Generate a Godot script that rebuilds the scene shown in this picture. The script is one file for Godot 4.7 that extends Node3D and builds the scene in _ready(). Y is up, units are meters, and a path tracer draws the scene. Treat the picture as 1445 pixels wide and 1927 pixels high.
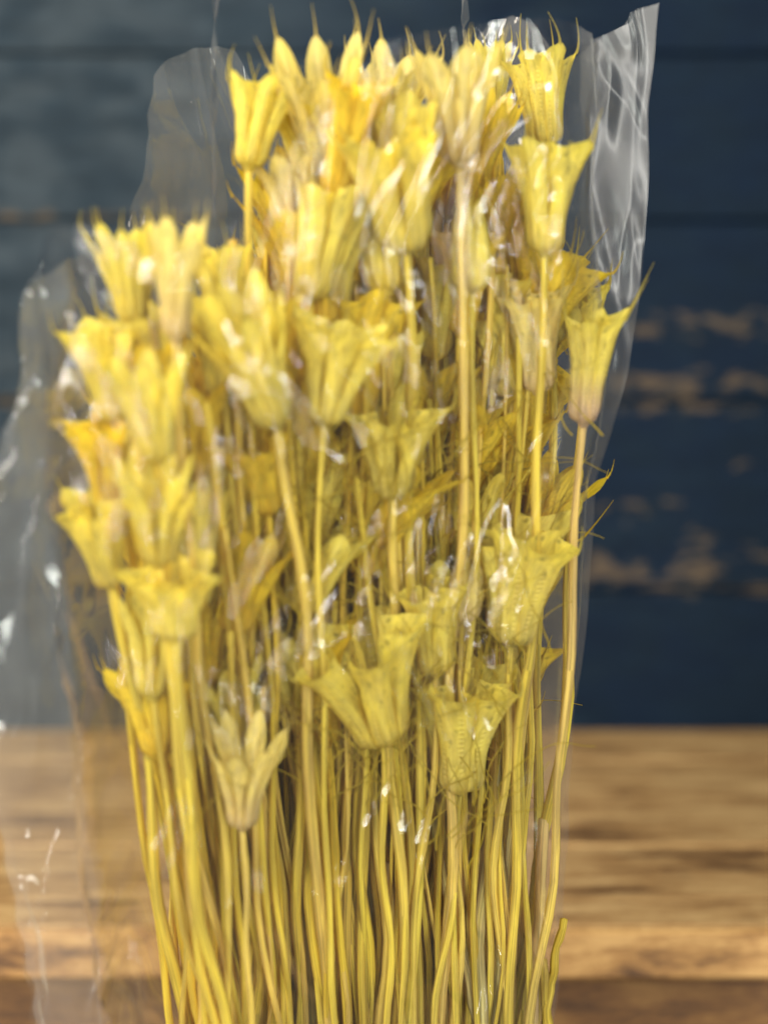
extends Node3D
# Yellow dried pods in a clear plastic sleeve, before a wooden table and a painted plank wall. Lengths in the tables below are millimetres.

var rng := RandomNumberGenerator.new()
var used := {}
var M := {}
var pods := {}          # kind_tone -> follicle meshes
var wob := FastNoiseLite.new()
var fine := FastNoiseLite.new()

const TONES := {
	"yellow": [Color(0.89, 0.74, 0.14), Color(0.93, 0.82, 0.17)],
	"green": [Color(0.88, 0.75, 0.17), Color(0.93, 0.82, 0.18)],
	"tan": [Color(0.89, 0.71, 0.31), Color(0.93, 0.81, 0.30)],
	"amber": [Color(0.89, 0.64, 0.05), Color(0.92, 0.72, 0.06)],
	"blush": [Color(0.86, 0.64, 0.40), Color(0.90, 0.79, 0.18)],
}

# pod base x, y, z, pod top x, y, z, width, kind, tone, label
var flowers := [
	[19,274,132,17,300,133,28,"tulip","tan","pale tan tulip shaped pod facing up at the top centre of the bunch"],
	[6,253,131,1,282,146,32,"horned","green","wide fluted green yellow pod tilted left below the tan tulip pod"],
	[42,252,115,43,278,115,23,"broad","yellow","yellow pod with one curled bright tip beside the right fold of the sleeve"],
	[-34,273,136,-31,293,133,20,"horned","yellow","blurred yellow pod with hooked horns beside the upright film fold at upper left"],
	[-15,209,141,-11,232,144,25,"horned","green","green yellow pod with a crooked neck stem in the middle of the bunch"],
	[-26,209,152,-34,235,168,27,"tulip","green","large dull green fluted pod leaning left in the middle of the bunch"],
	[53,207,105,55,232,113,20,"horned","blush","blush based pod with bent curving stem at the right edge of the bunch"],
	[42,215,93,40,239,100,22,"broad","tan","soft tan yellow pod hanging behind a long stem left of the blush pod"],
	[23,242,119,22,263,120,13,"bud","green","slim closed green yellow pod under the tan tulip pod"],
	[31,244,82,30,273,82,18,"tulip","amber","deep amber fluted pod just right of the slim closed pod"],
	[2,189,120,3,211,126,25,"horned","green","open horned green pod with thread leaves beside the long pale stem"],
	[35,146,88,38,175,96,31,"broad","green","sharp broad flaring pod with a white glint of film at lower right"],
	[14,139,96,14,162,102,24,"broad","yellow","upright urn shaped yellow pod left of the glinting broad pod"],
	[0,122,103,-7,150,117,29,"broad","yellow","sharp broad pod with a spread left blade in the lower middle"],
	[21,104,81,22,134,89,33,"broad","green","lowest sharp pod with two spread blades and tangled yellow threads"],
	[-14,265,116,-16,298,137,23,"tulip","tan","tall blurred tan pod with two thick fingers at the top"],
	[0,274,103,3,304,101,23,"tulip","tan","blurred tan pod half hidden left of the tan tulip pod"],
	[45,283,82,43,307,82,24,"horned","yellow","blurred ragged yellow pod under the right hump of the sleeve rim"],
	[32,294,45,31,314,45,17,"tulip","yellow","small pale yellow pod behind the tan tulip pod by a round glint"],
	[-60,234,159,-61,255,162,18,"tulip","yellow","blurred pale yellow pod standing highest at the left edge of the bunch"],
	[-48,230,179,-47,253,182,20,"tulip","tan","blurred beige pod behind the long curved glint at left"],
	[-65,210,156,-67,229,164,18,"broad","yellow","bright yellow rounded pod bulging out at the left side below the highest left pod"],
	[-67,188,151,-68,209,159,17,"broad","amber","blurred golden pod at the left side under the bright rounded one"],
	[-67,169,146,-71,190,155,18,"broad","yellow","lowest golden pod on the left side of the bunch"],
	[-50,159,161,-50,174,166,24,"broad","yellow","wide open blurred yellow pod above the left stems"],
	[-52,202,176,-54,224,184,19,"tulip","yellow","olive yellow blurred pod between the left glints"],
	[-53,177,169,-54,200,177,19,"tulip","yellow","vivid yellow blurred pod above the wide open left pod"],
	[-14,234,114,-16,259,118,26,"tulip","green","fluted yellow green pod above the crooked neck pod"],
	[-40,234,140,-42,251,144,19,"horned","yellow","ragged yellow pod below the bottom end of the film fold"],
	[-27,235,91,-29,257,94,20,"horned","yellow","yellow horned pod under the bright oval glint"],
	[47,228,79,44,249,82,24,"horned","yellow","bright yellow horned pod behind the stem of the curled tip pod"],
	[56,225,78,55,241,82,19,"horned","yellow","small spiky pod with long horns touching the right film"],
	[-36,106,132,-35,130,138,18,"tulip","tan","small veiled tan pod low among the left stems"],
	[-22,256,124,-24,276,126,21,"tulip","tan","hazy beige pod below the tall tan fingers"],
	[-29,186,134,-32,203,141,22,"horned","amber","dim amber pod under the two middle fluted pods"],
	[-45,140,118,-44,164,124,19,"tulip","amber","amber pod between the wide open left pod and the tan low pod"],
	[36,180,65,36,206,72,23,"broad","amber","broad golden pod behind the right stems above the glinting broad pod"],
	[-5,237,70,-3,265,69,29,"tulip","amber","glowing amber pod deep between the two upper green pods"],
	[-47,195,136,-47,219,143,21,"tulip","amber","amber pod behind the bright left glints"],
	[-13,154,53,-13,180,61,25,"broad","amber","dark amber pod behind the crooked neck stem"],
	[21,153,95,23,169,98,16,"bud","tan","small tan bud with a glint between the urn pod and the broad pod"],
]


func _ready():
	rng.seed = 41
	wob.seed = 7; wob.frequency = 1.0; wob.fractal_type = FastNoiseLite.FRACTAL_NONE; wob.noise_type = FastNoiseLite.TYPE_SIMPLEX_SMOOTH
	fine.seed = 19; fine.frequency = 1.0; fine.fractal_octaves = 4
	view_and_light()
	materials()
	setting()
	bouquet()
	sleeve()


# ---------------------------------------------------------------- camera and light
func view_and_light():
	var cam := Camera3D.new(); cam.name = "camera"
	cam.position = Vector3(0, 0.235, 0.66)
	cam.projection = Camera3D.PROJECTION_FRUSTUM
	cam.near = 0.05; cam.far = 20.0
	cam.size = 0.05 * 1927.0 / 3918.0
	cam.frustum_offset = Vector2(0, -0.05 * 363.5 / 3918.0)
	var lens := CameraAttributesPhysical.new()
	lens.frustum_focal_length = 50.0
	lens.frustum_focus_distance = 0.605
	lens.exposure_aperture = 4.6
	cam.attributes = lens
	add_child(cam); cam.current = true
	var we := WorldEnvironment.new(); we.name = "surroundings"
	var e := Environment.new()
	e.background_mode = Environment.BG_COLOR
	e.background_color = Color(0.10, 0.10, 0.105).linear_to_srgb()
	e.tonemap_mode = Environment.TONE_MAPPER_LINEAR
	e.tonemap_exposure = 0.9
	e.sdfgi_enabled = true; e.ssao_enabled = true; e.ssil_enabled = true
	we.environment = e; add_child(we)
	area("key_lamp", Vector3(-0.75, 0.66, 0.28), Vector3(-0.06, 0.12, -0.1), Vector2(0.32, 0.32), Color(1.0, 0.95, 0.86), 1.5)
	area("fill_lamp", Vector3(0.0, 0.5, 1.4), Vector3(0, 0.13, 0), Vector2(0.7, 0.5), Color(1.0, 0.97, 0.92), 0.5)
	area("added_glint_strip", Vector3(-0.48, 0.32, 1.05), Vector3(0, 0.15, 0), Vector2(0.032, 1.5), Color(1.0, 0.99, 0.95), 1.8)  # tall unseen strips, added to draw glints along the film creases
	area("added_glint_strip", Vector3(0.36, 0.34, 1.1), Vector3(0, 0.15, 0), Vector2(0.028, 1.5), Color(1.0, 0.99, 0.95), 1.25)
	area("added_glint_strip", Vector3(0.95, 0.3, 0.30), Vector3(-0.05, 0.15, 0.1), Vector2(0.03, 1.3), Color(0.98, 1.0, 0.96), 0.55)
	for p in [[Vector3(-0.42, 0.75, 0.95), 0.17], [Vector3(0.12, 0.66, 1.15), 0.13], [Vector3(-0.1, 1.0, 0.8), 0.13], [Vector3(-0.25, 0.3, 1.3), 0.10], [Vector3(0.8, 0.55, 0.6), 0.10]]:
		var o := OmniLight3D.new(); o.name = "small_lamp"
		o.position = p[0]; o.light_energy = p[1]; o.light_size = 0.028; o.omni_range = 6.0; o.omni_attenuation = 2.0
		o.light_color = Color(0.97, 1.0, 0.95); o.shadow_enabled = true
		add_child(o, true)


func area(called: String, at: Vector3, to: Vector3, size: Vector2, c: Color, energy: float):
	var a := AreaLight3D.new(); a.name = called
	a.area_size = size; a.light_energy = energy; a.light_color = c; a.shadow_enabled = true
	a.set("area_range", 8.0)
	add_child(a, true)
	a.look_at_from_position(at, to)


# ---------------------------------------------------------------- helpers
func numbered(called: String) -> String:
	if not used.has(called):
		used[called] = 0
		return called
	used[called] += 1
	return "%s_%03d" % [called, used[called]]


func thing(called: String, label: String, category: String, at := Vector3.ZERO, group := "") -> Node3D:
	var o := Node3D.new(); o.name = numbered(called); o.position = at
	add_child(o, true)
	o.set_meta("label", label); o.set_meta("category", category)
	if group: o.set_meta("group", group)
	return o


func part(called: String, mesh: Mesh, m: Material, parent: Node, t := Transform3D()) -> MeshInstance3D:
	var o := MeshInstance3D.new(); o.mesh = mesh; o.material_override = m; o.transform = t
	var n := 0
	var called2 := called
	while parent.has_node(NodePath(called2)):
		n += 1
		called2 = "%s_%03d" % [called, n]
	o.name = called2
	parent.add_child(o, true)
	return o


# a grid of points p[i * nc + j] as a smooth sheet
func sheet(st: SurfaceTool, p: PackedVector3Array, uv: PackedVector2Array, col: PackedColorArray, nr: int, nc: int, base: int) -> int:
	for k in p.size():
		if col.size(): st.set_color(col[k])
		st.set_uv(uv[k])
		st.add_vertex(p[k])
	for i in nr - 1:
		for j in nc - 1:
			var a := base + i * nc + j
			var b := a + nc
			for q in [a, b, a + 1, a + 1, b, b + 1]: st.add_index(q)
	return base + p.size()


func tube(st: SurfaceTool, path: PackedVector3Array, radii: PackedFloat32Array, sides: int, flute: float, c0: Color, c1: Color, base: int) -> int:
	var p := PackedVector3Array(); var uv := PackedVector2Array(); var col := PackedColorArray()
	var up := Vector3(0.31, 0.05, 0.95)
	var run := 0.0
	for i in path.size():
		var d := (path[mini(i + 1, path.size() - 1)] - path[maxi(i - 1, 0)]).normalized()
		var a := d.cross(up).normalized()
		up = a.cross(d).normalized()
		if i: run += path[i].distance_to(path[i - 1])
		for j in sides + 1:
			var th := TAU * j / sides
			var r := radii[i] * (1.0 - (flute if j % 2 else 0.0))
			p.append(path[i] + (a * cos(th) + up * sin(th)) * r)
			uv.append(Vector2(float(j) / sides, run * 8.0))
			col.append(c0.lerp(c1, float(i) / (path.size() - 1)))
	return sheet(st, p, uv, col, path.size(), sides + 1, base)


func done(st: SurfaceTool) -> ArrayMesh:
	st.generate_normals()
	return st.commit()


# a board along x with chamfered long edges; uv in metres shifted by off
func board(size: Vector3, ch: float, off: Vector2) -> ArrayMesh:
	var st := SurfaceTool.new(); st.begin(Mesh.PRIMITIVE_TRIANGLES)
	st.set_smooth_group(-1)
	var h := size * 0.5
	var prof := [Vector2(-h.y, h.z - ch), Vector2(-h.y + ch, h.z), Vector2(h.y - ch, h.z), Vector2(h.y, h.z - ch), Vector2(h.y, -h.z + ch), Vector2(h.y - ch, -h.z), Vector2(-h.y + ch, -h.z), Vector2(-h.y, -h.z + ch)]
	var run := 0.0
	for k in 8:
		var a: Vector2 = prof[k]
		var b: Vector2 = prof[(k + 1) % 8]
		var l := a.distance_to(b)
		var q := [Vector3(-h.x, a.x, a.y), Vector3(h.x, a.x, a.y), Vector3(h.x, b.x, b.y), Vector3(-h.x, b.x, b.y)]
		var uvs := [Vector2(-h.x, -run), Vector2(h.x, -run), Vector2(h.x, -run - l), Vector2(-h.x, -run - l)]
		for n in [0, 2, 1, 0, 3, 2]:
			st.set_uv(uvs[n] + off); st.add_vertex(q[n])
		run += l
	for s in [-1.0, 1.0]:
		for k in range(1, 7):
			var tri := [prof[0], prof[k], prof[k + 1]]
			if s > 0: tri.reverse()
			for v in tri:
				st.set_uv(Vector2(v.y, v.x) + off); st.add_vertex(Vector3(s * h.x, v.x, v.y))
	st.generate_normals()
	return st.commit()


func box(st: SurfaceTool, c: Vector3, s: Vector3):
	var b := BoxMesh.new(); b.size = s
	st.append_from(b, 0, Transform3D(Basis(), c))


# ---------------------------------------------------------------- materials
func materials():
	M.petal = StandardMaterial3D.new()
	M.petal.vertex_color_use_as_albedo = true
	M.petal.albedo_texture = petal_picture(false)
	M.petal.roughness = 0.62; M.petal.metallic_specular = 0.35
	M.petal.backlight_enabled = true; M.petal.backlight = Color(1.0, 0.92, 0.40).linear_to_srgb()
	M.petal.heightmap_enabled = true; M.petal.heightmap_texture = petal_picture(true); M.petal.heightmap_scale = 0.08
	M.stem = StandardMaterial3D.new()
	M.stem.vertex_color_use_as_albedo = true
	M.stem.albedo_texture = stem_picture()
	M.stem.roughness = 0.6; M.stem.metallic_specular = 0.35
	M.stem.heightmap_enabled = true; M.stem.heightmap_texture = M.stem.albedo_texture; M.stem.heightmap_scale = 0.03
	M.stem.backlight_enabled = true; M.stem.backlight = Color(0.9, 0.78, 0.28).linear_to_srgb()
	M.film = StandardMaterial3D.new()
	M.film.transparency = BaseMaterial3D.TRANSPARENCY_ALPHA
	M.film.albedo_color = Color(0.88, 0.87, 0.86, 0.008)
	M.film.roughness = 0.085; M.film.metallic_specular = 0.6
	M.film.cull_mode = BaseMaterial3D.CULL_DISABLED
	M.veil_film = M.film.duplicate(); M.veil_film.albedo_color = Color(0.88, 0.87, 0.86, 0.075)  # grey veil of reflected light put into the film colour and alpha
	M.flap_film = M.film.duplicate(); M.flap_film.roughness = 0.235; M.flap_film.metallic_specular = 0.42; M.flap_film.albedo_color = Color(0.88, 0.87, 0.86, 0.012)
	M.wood = StandardMaterial3D.new()
	M.wood.albedo_texture = wood_picture(1024, 896)
	M.wood.uv1_scale = Vector3(2.0, 1.0 / 0.45, 1); M.wood.uv1_offset = Vector3(0.5, 0, 0)
	M.wood.roughness = 0.55
	M.dark_wood = StandardMaterial3D.new()
	M.dark_wood.albedo_texture = M.wood.albedo_texture
	M.dark_wood.albedo_color = Color(0.66, 0.58, 0.45)
	M.dark_wood.uv1_scale = M.wood.uv1_scale; M.dark_wood.uv1_offset = M.wood.uv1_offset
	M.dark_wood.roughness = 0.6
	M.edge_wood = M.dark_wood.duplicate(); M.edge_wood.albedo_color = Color(0.92, 0.88, 0.80)
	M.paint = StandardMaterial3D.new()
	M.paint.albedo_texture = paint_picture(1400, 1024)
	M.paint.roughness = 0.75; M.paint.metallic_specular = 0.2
	M.gap = StandardMaterial3D.new(); M.gap.albedo_color = Color(0.16, 0.12, 0.09); M.gap.roughness = 0.9
	M.floor = StandardMaterial3D.new(); M.floor.albedo_color = Color(0.45, 0.42, 0.38); M.floor.roughness = 0.8


func petal_picture(relief: bool) -> ImageTexture:
	var im := Image.create(128, 256, false, Image.FORMAT_RGB8)
	for y in 256:
		for x in 128:
			var u := absf(x / 63.5 - 1.0)
			var v := y / 255.0
			var vein := fine.get_noise_2d(x * 0.16, y * 0.012) * 0.5 + fine.get_noise_2d(x * 0.5, y * 0.02 + 40.0) * 0.3
			var keel := exp(-pow(u / 0.07, 2.0))
			var seam := exp(-pow((u - 0.2) / 0.05, 2.0))
			var dots := seam * (0.5 + 0.5 * sin(y * 0.55)) * smoothstep(0.1, 0.2, v) * smoothstep(0.95, 0.7, v)
			if relief:
				var r := clampf(0.45 + vein * 0.3 + keel * 0.3 + dots * 0.35 + fine.get_noise_2d(x * 0.2, y * 0.2) * 0.15, 0, 1)
				im.set_pixel(x, y, Color(r, r, r))
			else:
				var blot := fine.get_noise_2d(x * 0.03 + 9.0, y * 0.015)
				var r := 0.91 + vein * 0.17 + keel * 0.07 + dots * 0.08 + blot * 0.12
				r -= 0.22 * smoothstep(0.36, 0.6, fine.get_noise_2d(x * 0.05 + 70.0, y * 0.018 + 300.0))
				im.set_pixel(x, y, Color(clampf(r + 0.01, 0, 1), clampf(r, 0, 1), clampf(r - 0.05 + keel * 0.08 + dots * 0.12 - blot * 0.1, 0, 1)))
	return ImageTexture.create_from_image(im)


func stem_picture() -> ImageTexture:
	var im := Image.create(64, 256, false, Image.FORMAT_RGB8)
	for y in 256:
		for x in 64:
			var a := TAU * x / 64.0
			var s := fine.get_noise_3d(cos(a) * 2.6, sin(a) * 2.6, y * 0.004)
			var b := fine.get_noise_3d(cos(a) * 0.5, sin(a) * 0.5, y * 0.012 + 30.0)
			var r := clampf(0.87 + s * 0.28 + b * 0.22, 0, 1)
			im.set_pixel(x, y, Color(r, clampf(r - 0.01 + b * 0.03, 0, 1), clampf(r - 0.04 - b * 0.12, 0, 1)))
	return ImageTexture.create_from_image(im)


func wood_picture(w: int, h: int) -> ImageTexture:
	var im := Image.create(w, h, false, Image.FORMAT_RGB8)
	# knots: x, y in millimetres on the top (y from the front edge), size along and across the grain, depth
	var knots := [[-112, 12, 12, 3.0, 0.9], [92, 205, 26, 4, 0.8], [96, 118, 20, 3, 0.55], [130, 60, 30, 4, 0.6], [150, 80, 26, 4, 0.5], [-95, 95, 16, 3, 0.6], [-30, 60, 22, 3, 0.4], [10, 230, 26, 5, 0.4], [-150, 180, 30, 5, 0.4], [45, 35, 30, 5, 0.35], [60, 150, 30, 5, 0.35]]
	for y in h:
		for x in w:
			var mx := x * 500.0 / w - 250.0
			var my := y * 450.0 / h
			var plank := floori(my / 88.0)
			var warp := fine.get_noise_2d(mx * 0.012, my * 0.03 + plank * 31.0) * 7.0
			var dark := 0.0
			for k in knots:
				var dx: float = (mx - k[0]) / k[2]
				var dy: float = (my - k[1]) / k[3]
				var q := dx * dx + dy * dy
				if q < 16.0:
					warp += 6.0 * exp(-q * 0.35) * signf(dy)
					dark += k[4] * exp(-q * (0.8 + 0.5 * fine.get_noise_2d(mx * 0.2, my * 0.4)))
			var g := fine.get_noise_2d(mx * 0.016 + plank * 17.0, (my + warp) * 0.085)
			var s := fine.get_noise_2d(mx * 0.03 + plank * 5.0, (my + warp) * 0.40 + 80.0)
			var f := fine.get_noise_2d(mx * 0.12, (my + warp * 0.6) * 1.9 + 200.0)
			var wide := fine.get_noise_2d(mx * 0.011 + 60.0, my * 0.02 + plank * 9.0)
			var tone := clampf(0.66 + g * 0.42 + s * 0.26 + f * 0.3 + wide * 0.3 - dark * 1.2, 0, 1)
			var c := Color(0.30, 0.20, 0.115).lerp(Color(0.65, 0.505, 0.32), smoothstep(0.0, 0.6, tone)).lerp(Color(0.80, 0.67, 0.47), smoothstep(0.5, 1.0, tone))
			im.set_pixel(x, y, c)
	return ImageTexture.create_from_image(im)


# the wall from x -350 to +350 mm and y -150 to +362 mm; plank joints come every 102.6 mm
func paint_picture(w: int, h: int) -> ImageTexture:
	var im := Image.create(w, h, false, Image.FORMAT_RGB8)
	var worn := [[174, 231, 42, 5, 0.8], [210, 232, 16, 6, 0.8], [158, 198, 34, 6, 1.0], [172, 185, 46, 3.5, 0.9], [202, 199, 24, 5, 0.9], [134, 128, 26, 3, 0.6], [146, 121, 18, 3, 0.6], [130, 89, 24, 8, 1.0], [164, 86, 22, 6, 1.0], [183, 95, 8, 13, 1.1], [178, 84, 12, 6, 1.0], [209, 100, 14, 3.5, 0.8], [216, 80, 22, 3.5, 0.9], [190, 383, 60, 3.5, 0.75], [-190, 294, 50, 2.5, 0.7], [-225, 188, 20, 3, 0.6], [-60, 388, 60, 2.5, 0.6], [250, 150, 30, 5, 0.8], [-300, 100, 26, 5, 0.8]]
	for y in h:
		for x in w:
			var mx := x * 700.0 / w - 350.0
			var my := 362.0 - y * 512.0 / h
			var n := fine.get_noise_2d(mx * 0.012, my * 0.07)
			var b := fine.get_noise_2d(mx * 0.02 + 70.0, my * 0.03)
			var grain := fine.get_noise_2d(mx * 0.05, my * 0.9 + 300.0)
			var lit_left := clampf(0.5 - mx * 0.0050 + b * 0.5 + n * 0.3, 0, 1)  # lighter towards the left: light falloff painted into the colour, plus random tone
			var c := Color(0.065, 0.115, 0.18).lerp(Color(0.212, 0.25, 0.283), lit_left)
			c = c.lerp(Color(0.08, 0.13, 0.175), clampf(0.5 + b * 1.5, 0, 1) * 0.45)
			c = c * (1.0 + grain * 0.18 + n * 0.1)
			var edge := 0.0
			for k in worn:
				var dx: float = (mx - k[0]) / k[2]
				var dy: float = (my - k[1]) / k[3]
				edge = maxf(edge, k[4] * exp(-(dx * dx + dy * dy)))
			if edge > 0.05:
				edge = smoothstep(0.25, 0.8, edge * 0.8 + fine.get_noise_2d(mx * 0.045 + 11.0, my * 0.11) * 1.2 + grain * 0.35)
				c = c.lerp(Color(0.43, 0.34, 0.25) * (1.0 + grain * 0.4), edge * 0.62)
			c.a = 1.0
			im.set_pixel(x, y, c)
	return ImageTexture.create_from_image(im)


# ---------------------------------------------------------------- the setting
func structure(called: String, label: String) -> Node3D:
	var o := Node3D.new(); o.name = numbered(called); add_child(o, true)
	o.set_meta("kind", "structure"); o.set_meta("label", label)
	return o


func setting():
	var f := MeshInstance3D.new(); f.name = "floor"
	var fb := BoxMesh.new(); fb.size = Vector3(4.0, 0.05, 4.0); f.mesh = fb; f.material_override = M.floor
	f.position = Vector3(0, -0.765, 0.6); f.set_meta("kind", "structure"); f.set_meta("label", "plain grey floor under the table")
	add_child(f)
	var wall := structure("wall", "dark blue painted plank wall with worn patches behind the table")
	wall.position = Vector3(0, 0, -0.54)
	var bk := BoxMesh.new(); bk.size = Vector3(2.4, 1.9, 0.02)
	part("backing", bk, M.gap, wall, Transform3D(Basis(), Vector3(0, 0.22, -0.032)))
	var joints := [0.80, 0.695, 0.591, 0.489, 0.388, 0.2916, 0.1876, 0.0783, -0.026, -0.13, -0.23, -0.335, -0.44, -0.54, -0.64, -0.73]
	for k in joints.size() - 1:
		var mid: float = 0.5 * (joints[k] + joints[k + 1])
		var size := Vector3(2.4, joints[k] - joints[k + 1] - 0.0012, 0.02)
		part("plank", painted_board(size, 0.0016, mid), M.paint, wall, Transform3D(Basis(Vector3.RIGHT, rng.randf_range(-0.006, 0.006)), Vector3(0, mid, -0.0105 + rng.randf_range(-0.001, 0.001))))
	# the table
	var t := thing("wooden_table", "warm brown planked wooden table with worn front edge behind the wrapped bunch", "table", Vector3(0, -0.74, -0.335))
	var z0 := -0.14 + 0.335
	part("edging", board(Vector3(1.1, 0.0192, 0.006), 0.0015, Vector2(0.0, 0.19)), M.edge_wood, t, Transform3D(Basis(), Vector3(0, 0.74 - 0.0098, z0 - 0.003)))
	var cuts := [0.006, 0.045, 0.13, 0.223, 0.31, 0.39]
	for k in 5:
		var d: float = cuts[k + 1] - cuts[k] - 0.0007
		var c: float = z0 - 0.5 * (cuts[k] + cuts[k + 1])
		part("plank", board(Vector3(1.1, 0.019, d), 0.0009, Vector2(0.0, 0.019 + d + cuts[k])), M.wood, t, Transform3D(Basis(), Vector3(0, 0.74 - 0.0095 - 0.0004 * (k % 2), c)))
	part("apron", board(Vector3(1.02, 0.075, 0.02), 0.002, Vector2(0.03, 0.3)), M.dark_wood, t, Transform3D(Basis(), Vector3(0, 0.74 - 0.0195 - 0.0375, z0 - 0.026)))
	for s in [[-0.49, z0 - 0.07], [0.49, z0 - 0.07], [-0.49, z0 - 0.35], [0.49, z0 - 0.35]]:
		var lm := BoxMesh.new(); lm.size = Vector3(0.05, 0.7205, 0.05)
		part("leg", lm, M.dark_wood, t, Transform3D(Basis(), Vector3(s[0], 0.36025, s[1])))
	# the stool that carries the bunch, below the picture
	var st := thing("wooden_stool", "low wooden stool under the foot of the wrapped bunch", "stool", Vector3(0, -0.74, 0.01))
	part("seat", board(Vector3(0.3, 0.03, 0.16), 0.004, Vector2(0, 0.1)), M.wood, st, Transform3D(Basis(), Vector3(0, 0.623, 0)))
	for s in [[-0.12, -0.05], [0.12, -0.05], [-0.12, 0.05], [0.12, 0.05]]:
		var lm := CylinderMesh.new(); lm.top_radius = 0.014; lm.bottom_radius = 0.011; lm.height = 0.608; lm.radial_segments = 14
		part("leg", lm, M.dark_wood, st, Transform3D(Basis(), Vector3(s[0], 0.304, s[1])))


func painted_board(size: Vector3, ch: float, mid: float) -> ArrayMesh:
	var b := board(size, ch, Vector2.ZERO)
	var md := MeshDataTool.new(); md.create_from_surface(b, 0)
	for k in md.get_vertex_count():
		var v := md.get_vertex(k)
		md.set_vertex_uv(k, Vector2((v.x + 0.35) / 0.7, (0.362 - (mid + v.y)) / 0.512))
	var m := ArrayMesh.new(); md.commit_to_surface(m)
	return m


# ---------------------------------------------------------------- the flowers
func centre(x: float, y: float) -> float:
	var l := clampf((-x + 0.03) / 0.125, 0, 1)
	l = lerpf(l, l * l * (3.0 - 2.0 * l), 0.35)
	return 0.07 * clampf(y / 0.24, 0, 1) + 0.105 * l


# one pod chamber of a pod of height 1 and width 1, its keel towards +x
func follicle(kind: String, tone: String, variant: int) -> ArrayMesh:
	var key := "%s_%s_%d" % [kind, tone, variant]
	if pods.has(key): return pods[key]
	var st := SurfaceTool.new(); st.begin(Mesh.PRIMITIVE_TRIANGLES)
	var r := RandomNumberGenerator.new(); r.seed = hash(key)
	var n := count_of(kind)
	var a: Color = TONES[tone][0]
	var b: Color = TONES[tone][1]
	var base_r: float = {"tulip": 0.175, "horned": 0.185, "broad": 0.205, "bud": 0.30}[kind]
	var top_r: float = {"tulip": 0.48, "horned": 0.46, "broad": 0.52, "bud": 0.16}[kind] + r.randf_range(-0.06, 0.06)
	var power: float = {"tulip": 1.7, "horned": 2.2, "broad": 2.3, "bud": 2.5}[kind]
	var drop: float = {"tulip": 0.38, "horned": 0.08, "broad": 0.03, "bud": 0.2}[kind]
	var mouth: float = {"tulip": 0.115, "horned": 0.105, "broad": 0.13, "bud": 0.03}[kind] * r.randf_range(0.8, 1.3)
	var inner: float = {"tulip": 0.24, "horned": 0.17, "broad": 0.13, "bud": 0.03}[kind]
	var lean := r.randf_range(-0.12, 0.12)
	var nr := 20
	var nc := 17
	var p := PackedVector3Array(); var uv := PackedVector2Array(); var col := PackedColorArray()
	for i in nr:
		var t := float(i) / (nr - 1)
		var round := sqrt(maxf(0.0, 1.0 - pow(1.0 - minf(t / 0.15, 1.0), 2.0)))
		var out_r := 0.05 + (base_r - 0.05) * round + (top_r - base_r) * pow(t, power)
		if kind == "bud": out_r += 0.05 * sin(PI * t)
		var in_r := lerpf(0.02, inner, t * t)
		# half thickness of the chamber: plump and touching its neighbours below, an open trough above
		var plump := (0.05 + (base_r * 0.74 - 0.05) * round) * tan(PI / n)
		var thick := lerpf(plump * (1.0 + 0.25 * t), mouth, smoothstep(0.35, 1.0, t))
		for j in nc:
			var u := 2.0 * j / (nc - 1) - 1.0
			var au := absf(u)
			var rr := lerpf(out_r, in_r, pow(au, 1.35))
			var lobe := sin(minf(au * 1.9, 1.0) * PI * 0.5)
			lobe *= lerpf(1.0 - 0.85 * smoothstep(0.45, 1.0, au), 1.0, smoothstep(0.3, 0.75, t))
			var ridge := exp(-pow(u / 0.09, 2.0))
			rr += 0.022 * ridge * round
			var tang := signf(u) * thick * lobe * (1.0 + 0.10 * smoothstep(0.93, 1.0, t))
			var y := t * (1.0 - drop * pow(au, 1.5) * smoothstep(0.3, 1.0, t)) - 0.05 * sin(PI * au) * smoothstep(0.8, 1.0, t)
			var jig := 0.022 * t
			tang += lean * t * t * rr + jig * wob.get_noise_3d(u * 1.3 + 7.0, t * 3.0, variant * 3.0)
			p.append(Vector3(rr + jig * wob.get_noise_3d(u * 1.2, t * 3.0, variant * 9.0 + 1.0), y + 0.018 * t * wob.get_noise_3d(u * 2.2, t * 2.0, variant * 5.0), tang))
			uv.append(Vector2(0.5 + 0.5 * u, t))
			col.append(a.lerp(b, smoothstep(0.05, 0.6, t)))
	var at := sheet(st, p, uv, col, nr, nc, 0)
	var long: float = {"tulip": 0.13, "horned": 0.28, "broad": 0.24, "bud": 0.12}[kind] * r.randf_range(0.7, 1.2)
	var path := PackedVector3Array(); var rad := PackedFloat32Array()
	var tip := p[(nr - 1) * nc + nc / 2]
	var dir := (tip - p[(nr - 3) * nc + nc / 2]).normalized()
	var turn := Vector3(r.randf_range(-1.1, 0.5), 0.75, r.randf_range(-0.7, 0.7)) 
	for k in 8:
		var s := k / 7.0
		path.append(tip - dir * 0.03 + (dir * s + turn * s * s * 0.7) * long)
		rad.append(lerpf(0.017, 0.002, pow(s, 0.6)))
	tube(st, path, rad, 5, 0.0, b, b, at)
	var m := done(st)
	pods[key] = m
	return m


func count_of(kind: String) -> int:
	return {"tulip": 8, "horned": 6, "broad": 5, "bud": 6}[kind]


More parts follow.
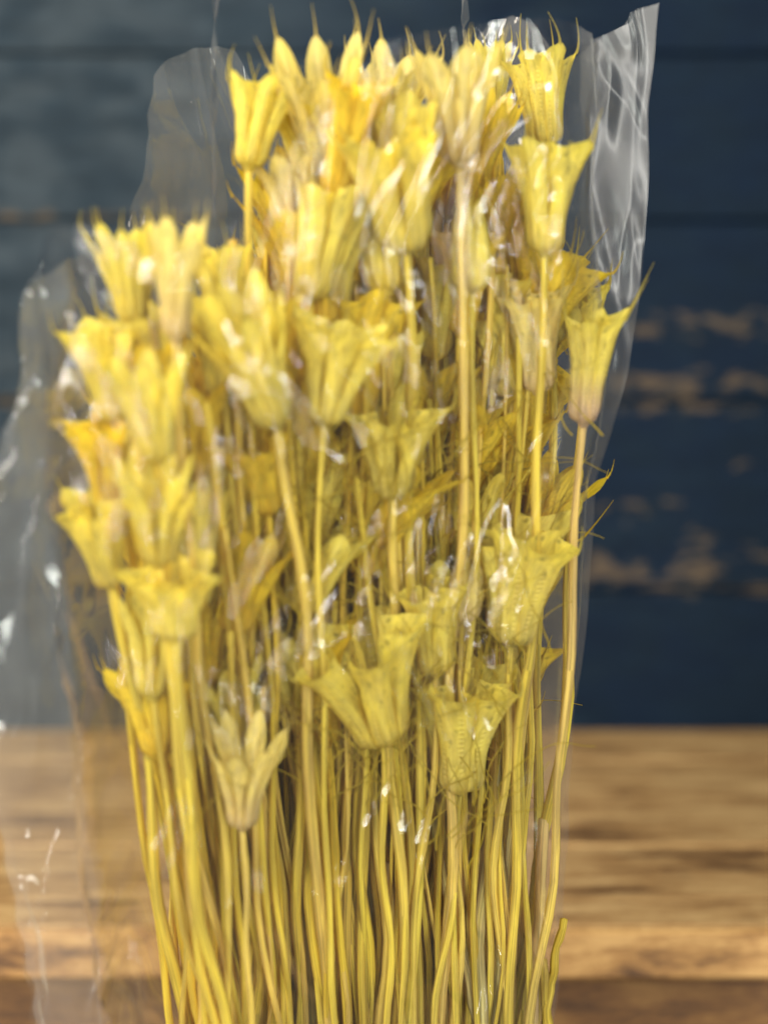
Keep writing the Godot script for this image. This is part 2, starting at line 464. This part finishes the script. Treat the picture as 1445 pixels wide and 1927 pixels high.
# knob where the stem meets the pod, with the closed core of the pod inside
func core(tone: String) -> ArrayMesh:
	var key := "core_" + tone
	if pods.has(key): return pods[key]
	var st := SurfaceTool.new(); st.begin(Mesh.PRIMITIVE_TRIANGLES)
	var path := PackedVector3Array(); var rad := PackedFloat32Array()
	for k in 9:
		var t := k / 8.0
		path.append(Vector3(0, -0.03 + 0.5 * t, 0))
		rad.append([0.05, 0.085, 0.095, 0.11, 0.12, 0.12, 0.10, 0.07, 0.01][k])
	tube(st, path, rad, 12, 0.12, TONES[tone][0], TONES[tone][0], 0)
	pods[key] = done(st)
	return pods[key]


func bezier(a: Vector3, b: Vector3, c: Vector3, d: Vector3, n: int, shake: float, sd: float) -> PackedVector3Array:
	var out := PackedVector3Array()
	for i in n:
		var t := float(i) / (n - 1)
		var p := a.bezier_interpolate(b, c, d, t)
		var k := sin(PI * t)
		p += Vector3(wob.get_noise_2d(t * 3.2, sd), 0, wob.get_noise_2d(t * 3.2 + 50.0, sd)) * shake * k
		out.append(p)
	return out


func stem_mesh(path: PackedVector3Array, r0: float, r1: float, c0: Color, c1: Color) -> ArrayMesh:
	var st := SurfaceTool.new(); st.begin(Mesh.PRIMITIVE_TRIANGLES)
	var rad := PackedFloat32Array()
	var sd := rng.randf() * 90.0
	for i in path.size():
		var t := float(i) / (path.size() - 1)
		rad.append(lerpf(r0, r1, t) * (1.0 + 0.16 * wob.get_noise_2d(t * 9.0, sd) + 0.22 * exp(-pow((fposmod(t * 3.0 + sd, 1.0) - 0.5) / 0.03, 2.0))))
	path = path.duplicate()
	path.append(path[-1] + (path[-1] - path[-2]).normalized() * r1 * 0.3)
	rad.append(r1 * 0.05)
	tube(st, path, rad, 14, 0.11, c0, c1, 0)
	return done(st)


func stem_color() -> Color:
	var k := rng.randf()
	if k < 0.3: return Color(0.91, 0.70, 0.19)
	if k < 0.75: return Color(0.93, 0.76, 0.11)
	return Color(0.89, 0.75, 0.11)


func dried_flower(base: Vector3, top: Vector3, width: float, kind: String, tone: String, label: String, group: String, threads: int):
	var axis := (top - base).normalized()
	var off := base.z - centre(base.x, base.y)
	var foot := Vector3(clampf(base.x * 0.72 + rng.randf_range(-0.008, 0.008), -0.056, 0.044), -0.1, clampf(off * 0.5 + rng.randf_range(-0.012, 0.012), -0.034, 0.032))
	var o := thing("dried_flower", label, "dried flower", foot, group)
	var long := base.distance_to(foot)
	var way := (base - foot).normalized()
	var path := bezier(Vector3.ZERO, way * 0.4 * long + Vector3(rng.randf_range(-0.006, 0.006), 0, rng.randf_range(-0.006, 0.006)), base - foot - (axis * 0.35 + way * 0.65) * 0.28 * long, base - foot + axis * 0.001, 30, 0.004, rng.randf() * 200.0)
	var r := rng.randf_range(0.0010, 0.0017)
	part("stem", stem_mesh(path, r * 1.25, r * 0.72, stem_color(), stem_color().lerp(TONES[tone][0], 0.5)), M.stem, o)
	var height := base.distance_to(top) * 1.13
	width *= 1.12
	var side := axis.cross(Vector3(0.2, 0.1, 1)).normalized()
	var frame := Basis(side, axis, side.cross(axis).normalized())
	var pt := Transform3D(frame * Basis(Vector3.UP, rng.randf() * TAU) * Basis.from_scale(Vector3(width * rng.randf_range(0.82, 1.08), height, width * rng.randf_range(0.82, 1.08))), base - foot)
	var pod := part("seed_pod", core(tone), M.petal, o, pt)
	var n := count_of(kind)
	var opened := rng.randf_range(-0.07, 0.09)
	for k in n:
		var e := TAU * k / n + rng.randf_range(-0.06, 0.06)
		var tilt := opened + rng.randf_range(-0.09, 0.09) if kind != "bud" else 0.0
		var tf := Transform3D(Basis(Vector3.UP, e) * Basis(Vector3.BACK, tilt) * Basis.from_scale(Vector3(1, rng.randf_range(0.92, 1.06), 1)), Vector3.ZERO)
		part("follicle", follicle(kind, tone, rng.randi() % 4), M.petal, pod, tf)
	if base.x > 0.038: threads = mini(threads, 2)
	if threads:
		var st := SurfaceTool.new(); st.begin(Mesh.PRIMITIVE_TRIANGLES)
		var at := 0
		for k in threads:
			var q := base - foot + Vector3(rng.randf_range(-0.3, 0.3), rng.randf_range(-0.5, 0.1), 0.3 + rng.randf_range(-0.1, 0.25)) * width
			var d := Vector3(rng.randf_range(-0.6, 0.6 if base.x < 0.025 else -0.1), rng.randf_range(0.2, 1.0), rng.randf_range(-0.3, 0.3)).normalized()
			var tp := PackedVector3Array(); var tr := PackedFloat32Array()
			var sd := rng.randf() * 300.0
			for i in 24:
				tp.append(q); tr.append(lerpf(0.00022, 0.0001, i / 23.0))
				d = (d + Vector3(wob.get_noise_2d(i * 0.16, sd), wob.get_noise_2d(i * 0.16, sd + 20.0) * 0.6, wob.get_noise_2d(i * 0.16, sd + 40.0)) * 0.30).normalized()
				q += d * 0.0017
			at = tube(st, tp, tr, 5, 0.0, Color(0.80, 0.64, 0.07), Color(0.82, 0.68, 0.10), at)
		var g := part("fine_foliage", done(st), M.petal, o)
		g.set_meta("kind", "stuff")


func bouquet():
	for f in flowers:
		var threads := 0
		if f[9].contains("thread"): threads = 16
		elif f[1] < 190 and f[0] > -20: threads = 7
		elif f[1] < 240 and f[0] > -35: threads = 3
		dried_flower(Vector3(f[0], f[1], f[2]) * 0.001, Vector3(f[3], f[4], f[5]) * 0.001, f[6] * 0.001, f[7], f[8], f[9], "dried flowers of the bunch", threads)
	var kinds := ["tulip", "horned", "broad", "tulip"]
	var tones := ["amber", "yellow", "amber", "amber", "yellow", "amber"]  # mostly amber: warm light bounced between the pods, put into their colour
	var made := 0
	while made < 215:
		var b := Vector3(rng.randf_range(-0.058, 0.040), rng.randf_range(0.10, 0.266), 0)
		if b.x < -0.03 and b.y > 0.215 + (b.x + 0.06) * 0.5 or b.y < 0.15 and rng.randf() < 0.35: continue
		if b.x < -0.02 and b.y > 0.245: continue
		b.z = centre(b.x, b.y) + rng.randf_range(-0.045, 0.034) * (1.0 - 0.4 * absf(b.x) / 0.07)
		var tilt := Vector3(rng.randf_range(-0.009, 0.009) + b.x * 0.05, rng.randf_range(0.022, 0.029), rng.randf_range(-0.004, 0.008))
		dried_flower(b, b + tilt, rng.randf_range(0.019, 0.028), kinds[made % 4], tones[made % 6], "%s dried pod half hidden among the others in the %s %s of the bunch" % [{"amber": "amber", "yellow": "yellow", "tan": "pale tan"}[tones[made % 6]], "upper" if b.y > 0.2 else "lower", "left" if b.x < -0.025 else ("middle" if b.x < 0.012 else "right")], "pods deep inside the bunch", 5 if b.y < 0.21 and b.x > -0.04 else 0)
		made += 1
	# stems whose pods are broken off or hidden
	for k in 296:
		var x := rng.randf_range(-0.05, 0.039)
		var z := rng.randf_range(-0.04, 0.032)
		var foot := Vector3(x, -0.1, z)
		var hi := rng.randf_range(0.22, 0.36)
		var o := thing("bare_stem", "thin %s stem without a pod among the crowded stems at the %s" % ["straw yellow" if z > 0.004 else "amber", "left" if x < -0.022 else ("middle" if x < 0.012 else "right")], "stem", foot, "bare stems of the bunch")
		var ex := clampf(x * 1.15 + rng.randf_range(-0.03, 0.022), -0.062, 0.042)
		var end := Vector3(ex, hi - 0.1, centre(ex, hi - 0.1) + clampf(z + rng.randf_range(-0.02, 0.02), -0.04, 0.036)) - foot
		var path := bezier(Vector3.ZERO, end * 0.35 + Vector3(0, 0, -0.004), end * 0.7 + Vector3(0, 0, -0.004), end, 24, 0.004, rng.randf() * 200.0)
		var r := rng.randf_range(0.0006, 0.0014) * (1.35 if z < 0.0 else 1.0)
		var tone_by_depth := stem_color() if z > 0.004 else Color(0.92, 0.65, 0.035)  # rear stems amber: the warm glow of the gaps painted into them
		part("stem", stem_mesh(path, r * 1.2, r * 0.7, tone_by_depth, tone_by_depth.lerp(stem_color(), 0.4)), M.stem, o)
	for s in [
		["branched_stem", "thick peach stem forking low in the middle of the bunch", Vector3(2, -100, 36), Vector3(1, 10, 50), Vector3(0, 80, 66), 0.0030, 0.0022, [[0.50, Vector3(-18, 74, 72), 0.0014]], Color(0.87, 0.68, 0.35)],
		["branched_stem", "short forked yellow twig at the lower right edge of the bunch", Vector3(44, -100, 30), Vector3(48, -10, 42), Vector3(47, 46, 46), 0.0016, 0.0012, [[0.80, Vector3(53, 58, 46), 0.0012]], Color(0.80, 0.63, 0.10)],
		["branched_stem", "peach stem with a blunt cut top beside the right film", Vector3(36, -100, 30), Vector3(43, 0, 42), Vector3(47, 88, 48), 0.0022, 0.0017, [], Color(0.87, 0.69, 0.33)],
		["branched_stem", "wide pale ribbed stem in front of the right stems", Vector3(22, -100, 34), Vector3(24, 0, 48), Vector3(32, 112, 62), 0.0028, 0.0020, [[0.62, Vector3(14, 92, 66), 0.0013]], Color(0.89, 0.80, 0.34)],
		["branched_stem", "pale yellow stem slanting across the front from upper left", Vector3(12, -100, 38), Vector3(10, 0, 52), Vector3(-9, 112, 68), 0.0026, 0.0016, [], Color(0.89, 0.80, 0.30)],
		["branched_stem", "long straight pale stem rising between the two right pods", Vector3(28, -100, 33), Vector3(32, 20, 46), Vector3(33, 140, 62), 0.0024, 0.0018, [[0.55, Vector3(42, 112, 58), 0.0011]], Color(0.89, 0.80, 0.30)],
		["branched_stem", "pale green stem bending left over the middle stems", Vector3(-14, -100, 36), Vector3(-22, 20, 56), Vector3(-24, 160, 92), 0.0021, 0.0014, [], Color(0.87, 0.79, 0.28)],
	]:
		var foot: Vector3 = s[2] * 0.001
		var o := thing(s[0], s[1], "stem", foot, "branched stems at the front of the bunch")
		var mid: Vector3 = s[3] * 0.001 - foot
		var end: Vector3 = s[4] * 0.001 - foot
		var path := bezier(Vector3.ZERO, mid * 0.7, mid.lerp(end, 0.35), end, 30, 0.003, rng.randf() * 90.0)
		part("stem", stem_mesh(path, s[5], s[6], s[8], s[8]), M.stem, o)
		for q in s[7]:
			var at: Vector3 = path[int(q[0] * 29)]
			var tip: Vector3 = q[1] * 0.001 - foot
			part("branch", stem_mesh(bezier(at, at + Vector3(0, 0.012, 0), at.lerp(tip, 0.6), tip, 16, 0.002, 3.0), q[2] * 1.3, q[2], s[8], s[8]), M.stem, o)


# ---------------------------------------------------------------- the plastic sleeve
func along(pts: Array, k: float) -> float:      # pts are [key, value] with rising keys
	if k <= pts[0][0]: return pts[0][1]
	for i in range(1, pts.size()):
		if k <= pts[i][0]:
			return lerpf(pts[i - 1][1], pts[i][1], (k - pts[i - 1][0]) / (pts[i][0] - pts[i - 1][0]))
	return pts[-1][1]


# sharp folds pressed into the front of the film
var folds := [
	[Vector2(-61, 253), Vector2(-54, 246), Vector2(-45, 243), Vector2(-36, 242)],
	[Vector2(-48, 204), Vector2(-42, 190), Vector2(-40, 182), Vector2(-35, 161), Vector2(-34, 137)],
	[Vector2(-55, 215), Vector2(-61, 207)],
	[Vector2(-54, 196), Vector2(-49, 180)],
	[Vector2(-40, 146), Vector2(-34, 128)],
	[Vector2(-34, 141), Vector2(-34, 124)],
	[Vector2(-69, 204), Vector2(-68, 193), Vector2(-68, 170)],
	[Vector2(-18, 265), Vector2(-12, 258), Vector2(-6, 247)],
	[Vector2(33, 271), Vector2(30, 257), Vector2(29, 241), Vector2(30, 226)],
	[Vector2(22, 241), Vector2(20, 220)],
	[Vector2(38, 231), Vector2(34, 214)],
	[Vector2(7, 227), Vector2(12, 216)],
	[Vector2(39, 198), Vector2(44, 184)],
	[Vector2(41, 178), Vector2(32, 166), Vector2(29, 156), Vector2(31, 147)],
	[Vector2(39, 175), Vector2(36, 162), Vector2(34, 141)],
	[Vector2(-44, 119), Vector2(-42, 109), Vector2(-39, 94)],
	[Vector2(-58, 90), Vector2(-56, 60), Vector2(-58, 41)],
	[Vector2(-28, 156), Vector2(-17, 150)],
	[Vector2(-102, 89), Vector2(-94, 100)],
	[Vector2(-91, 96), Vector2(-90, 81)],
	[Vector2(-73, 72), Vector2(-71, 57), Vector2(-70, 46)],
	[Vector2(19, 254), Vector2(14, 241)],
	[Vector2(-3, 191), Vector2(3, 176), Vector2(2, 167)],
	[Vector2(-46, 204), Vector2(-41, 193), Vector2(-38, 184)],
	[Vector2(17, 209), Vector2(16, 191), Vector2(18, 176)],
	[Vector2(-23, 179), Vector2(-20, 166)],
	[Vector2(-10, 99), Vector2(-11, 84)],
	[Vector2(10, 98), Vector2(11, 87)],
	[Vector2(-19, 87), Vector2(-20, 75)],
	[Vector2(23, 148), Vector2(28, 153)],
]


func fold_height(x: float, y: float) -> float:
	var p := Vector2(x, y) + Vector2(wob.get_noise_2d(y * 0.05, 3.0), wob.get_noise_2d(x * 0.05, 8.0)) * 2.5
	var h := 0.0
	for f in folds:
		var ends := clampf(minf(p.distance_to(f[0]), p.distance_to(f[-1])) / 7.0, 0.0, 1.0)
		for k in f.size() - 1:
			var a: Vector2 = f[k]
			var b: Vector2 = f[k + 1]
			if absf(p.y - 0.5 * (a.y + b.y)) > 0.5 * absf(a.y - b.y) + 9.0 or absf(p.x - 0.5 * (a.x + b.x)) > 0.5 * absf(a.x - b.x) + 9.0: continue
			var d := p.distance_to(Geometry2D.get_closest_point_to_segment(p, a, b))
			h = maxf(h, ends * 2.5 * exp(-pow(d / 2.4, 1.5)))
	return h


func crease(x: float, y: float, side: float) -> float:
	var wx := x + 12.0 * wob.get_noise_2d(x * 0.012 + side * 40.0, y * 0.010)
	var wy := y + 12.0 * wob.get_noise_2d(x * 0.014 + 90.0, y * 0.012 + side * 7.0)
	var a := wob.get_noise_2d(wx * 0.026 + side * 14.6, wy * 0.0085)
	var b := wob.get_noise_2d(wx * 0.050 + wy * 0.010 + side * 33.0, wy * 0.013 - wx * 0.008)
	var c := wob.get_noise_2d(wx * 0.10 - wy * 0.02 + 5.0, wy * 0.026 + side * 17.0)
	var calm := smoothstep(-0.75, 0.25, wob.get_noise_2d(x * 0.011 + 300.0, y * 0.010 + side * 50.0))
	var soft := 0.04 * smoothstep(42.0, 56.0, x)      # the flat right flap carries round folds only
	var d := wob.get_noise_2d(wx * 0.055 + side * 70.0, wy * 0.006 + wx * 0.01)
	return 2.8 * lerpf(1.0, 0.4, smoothstep(44.0, 58.0, x)) * (0.5 - sqrt(d * d + 0.0005 + soft)) + 8.0 * lerpf(1.0, 0.6, smoothstep(44.0, 58.0, x)) * (0.5 - sqrt(a * a + 0.0012 + soft)) + 6.5 * calm * lerpf(1.0, 0.45, smoothstep(44.0, 58.0, x)) * (0.5 - sqrt(b * b + 0.0012 + soft)) + 2.2 * calm * lerpf(1.0, 0.0, smoothstep(44.0, 58.0, x)) * (0.5 - sqrt(c * c + 0.002 + soft))


func sleeve():
	var left := [[-100, -76], [47, -92], [74, -94], [112, -97], [142, -98], [170, -98], [197, -92], [235, -85], [250, -82], [330, -82]]
	var right := [[-100, 46], [29, 55], [65, 56], [111, 57], [156, 60.5], [189, 62], [220, 69], [258, 74], [294, 75], [326, 78]]
	var rim_back := [[-82, 234], [-80, 244], [-76, 251], [-70, 255], [-69, 260], [-67, 275], [-65.5, 290], [-63, 301], [-59, 307], [-54, 311], [-48, 313], [-43, 312], [-39, 305], [-30, 296], [19, 308], [26, 320], [33, 328], [40, 330], [47, 326], [53, 314], [56, 312], [68, 318], [70, 322], [80, 325]]
	var rim_front := [[-82, 234], [-80, 244], [-76, 251], [-70, 255], [-62, 255], [-45, 248], [-32, 256], [-15, 284], [0, 300], [20, 306], [50, 312], [56, 312], [68, 318], [70, 322], [80, 325]]
	var o := thing("plastic_sleeve", "clear crinkled plastic sleeve wrapped round the whole yellow bunch", "plastic sleeve", Vector3(-0.01, -0.1, 0))
	var nc := 330
	var nr := 400
	for side in [1.0, -1.0]:
		var st := SurfaceTool.new(); st.begin(Mesh.PRIMITIVE_TRIANGLES)
		var p := PackedVector3Array(); var uv := PackedVector2Array()
		for i in nr:
			var v := float(i) / (nr - 1)
			for j in nc:
				var u := float(j) / (nc - 1)
				var yr := along(rim_front if side > 0 else rim_back, lerpf(-82, 78, u)) + 0.5 * wob.get_noise_2d(u * 14.0, side * 9.0) * smoothstep(0.0, 0.1, u) * smoothstep(1.0, 0.9, u)
				var y := lerpf(-100, yr, v)
				var xl := along(left, y) + 2.6 * wob.get_noise_2d(y * 0.022, 77.0) + 1.2 * wob.get_noise_2d(y * 0.07, 12.0)
				var xr := along(right, y) + 0.9 * wob.get_noise_2d(y * 0.03, 55.0)
				var x := lerpf(xl, xr, u)
				# the pillow between two flat fins
				var pl := lerpf(xl, -84.0, smoothstep(300.0, -100.0, y) * 0.0 + 0.75)
				pl = maxf(xl + 3.0, -78.0 + clampf((120.0 - y) * 0.1, 0.0, 16.0))
				var pr := minf(xr - 2.0, lerpf(xr - 3.0, 58.0, smoothstep(170.0, 260.0, y)))
				var s := (2.0 * x - pl - pr) / (pr - pl)
				var shape := sqrt(maxf(0.0, 1.0 - s * s * s * s))
				var depth := lerpf(40.0, 76.0, smoothstep(-60.0, 130.0, y))
				var z := 1000.0 * centre(x * 0.001, y * 0.001)
				var puff := 0.6 + (depth - 0.6) * shape
				var cr := crease(x, y, side)
				var hold := smoothstep(0.0, 0.05, u) * smoothstep(1.0, 0.95, u)
				if side > 0: z += fold_height(x, y)
				z += side * puff + cr * (0.35 + 0.65 * hold) + (side * 1.2 if hold < 1.0 else side * 1.2)
				p.append(Vector3(x + 0.8 * cr * hold * signf(s) * (1.0 - shape), y, z) * 0.001 - o.position)
				uv.append(Vector2(u, v))
		# the flat flap at the right is rougher film, made to blur lamp reflections
		var cut := int(0.845 * nc)
		var strip := SurfaceTool.new(); strip.begin(Mesh.PRIMITIVE_TRIANGLES)
		var pa := PackedVector3Array(); var ua := PackedVector2Array(); var pb := PackedVector3Array(); var ub := PackedVector2Array()
		for i in nr:
			for j in nc:
				if j <= cut: pa.append(p[i * nc + j]); ua.append(uv[i * nc + j])
				if j >= cut: pb.append(p[i * nc + j]); ub.append(uv[i * nc + j])
		sheet(st, pa, ua, PackedColorArray(), nr, cut + 1, 0)
		sheet(strip, pb, ub, PackedColorArray(), nr, nc - cut, 0)
		part("front_sheet" if side > 0 else "back_sheet", done(st), M.film if side > 0 else M.veil_film, o)
		part("side_flap", done(strip), M.flap_film, o)
	# folds of the sheet that stand up edge-on at the mouth
	for f in [[-46.0, 262.0, 326.0, 96.0, 26.0, 0.10], [24.0, 306.0, 328.0, 52.0, 14.0, -0.07]]:
		var st := SurfaceTool.new(); st.begin(Mesh.PRIMITIVE_TRIANGLES)
		var p := PackedVector3Array(); var uv := PackedVector2Array()
		for i in 40:
			var v := i / 39.0
			var y := lerpf(f[1], f[2], v)
			for j in 8:
				var u := j / 7.0
				var z: float = f[3] + f[4] * u * (1.0 - 0.5 * v)
				p.append(Vector3(f[0] + (z - f[3]) * f[5] + 1.6 * wob.get_noise_2d(v * 3.0, u * 0.8 + f[0]), y, z) * 0.001 - o.position)
				uv.append(Vector2(u, v))
		sheet(st, p, uv, PackedColorArray(), 40, 8, 0)
		part("standing_fold", done(st), M.veil_film, o)
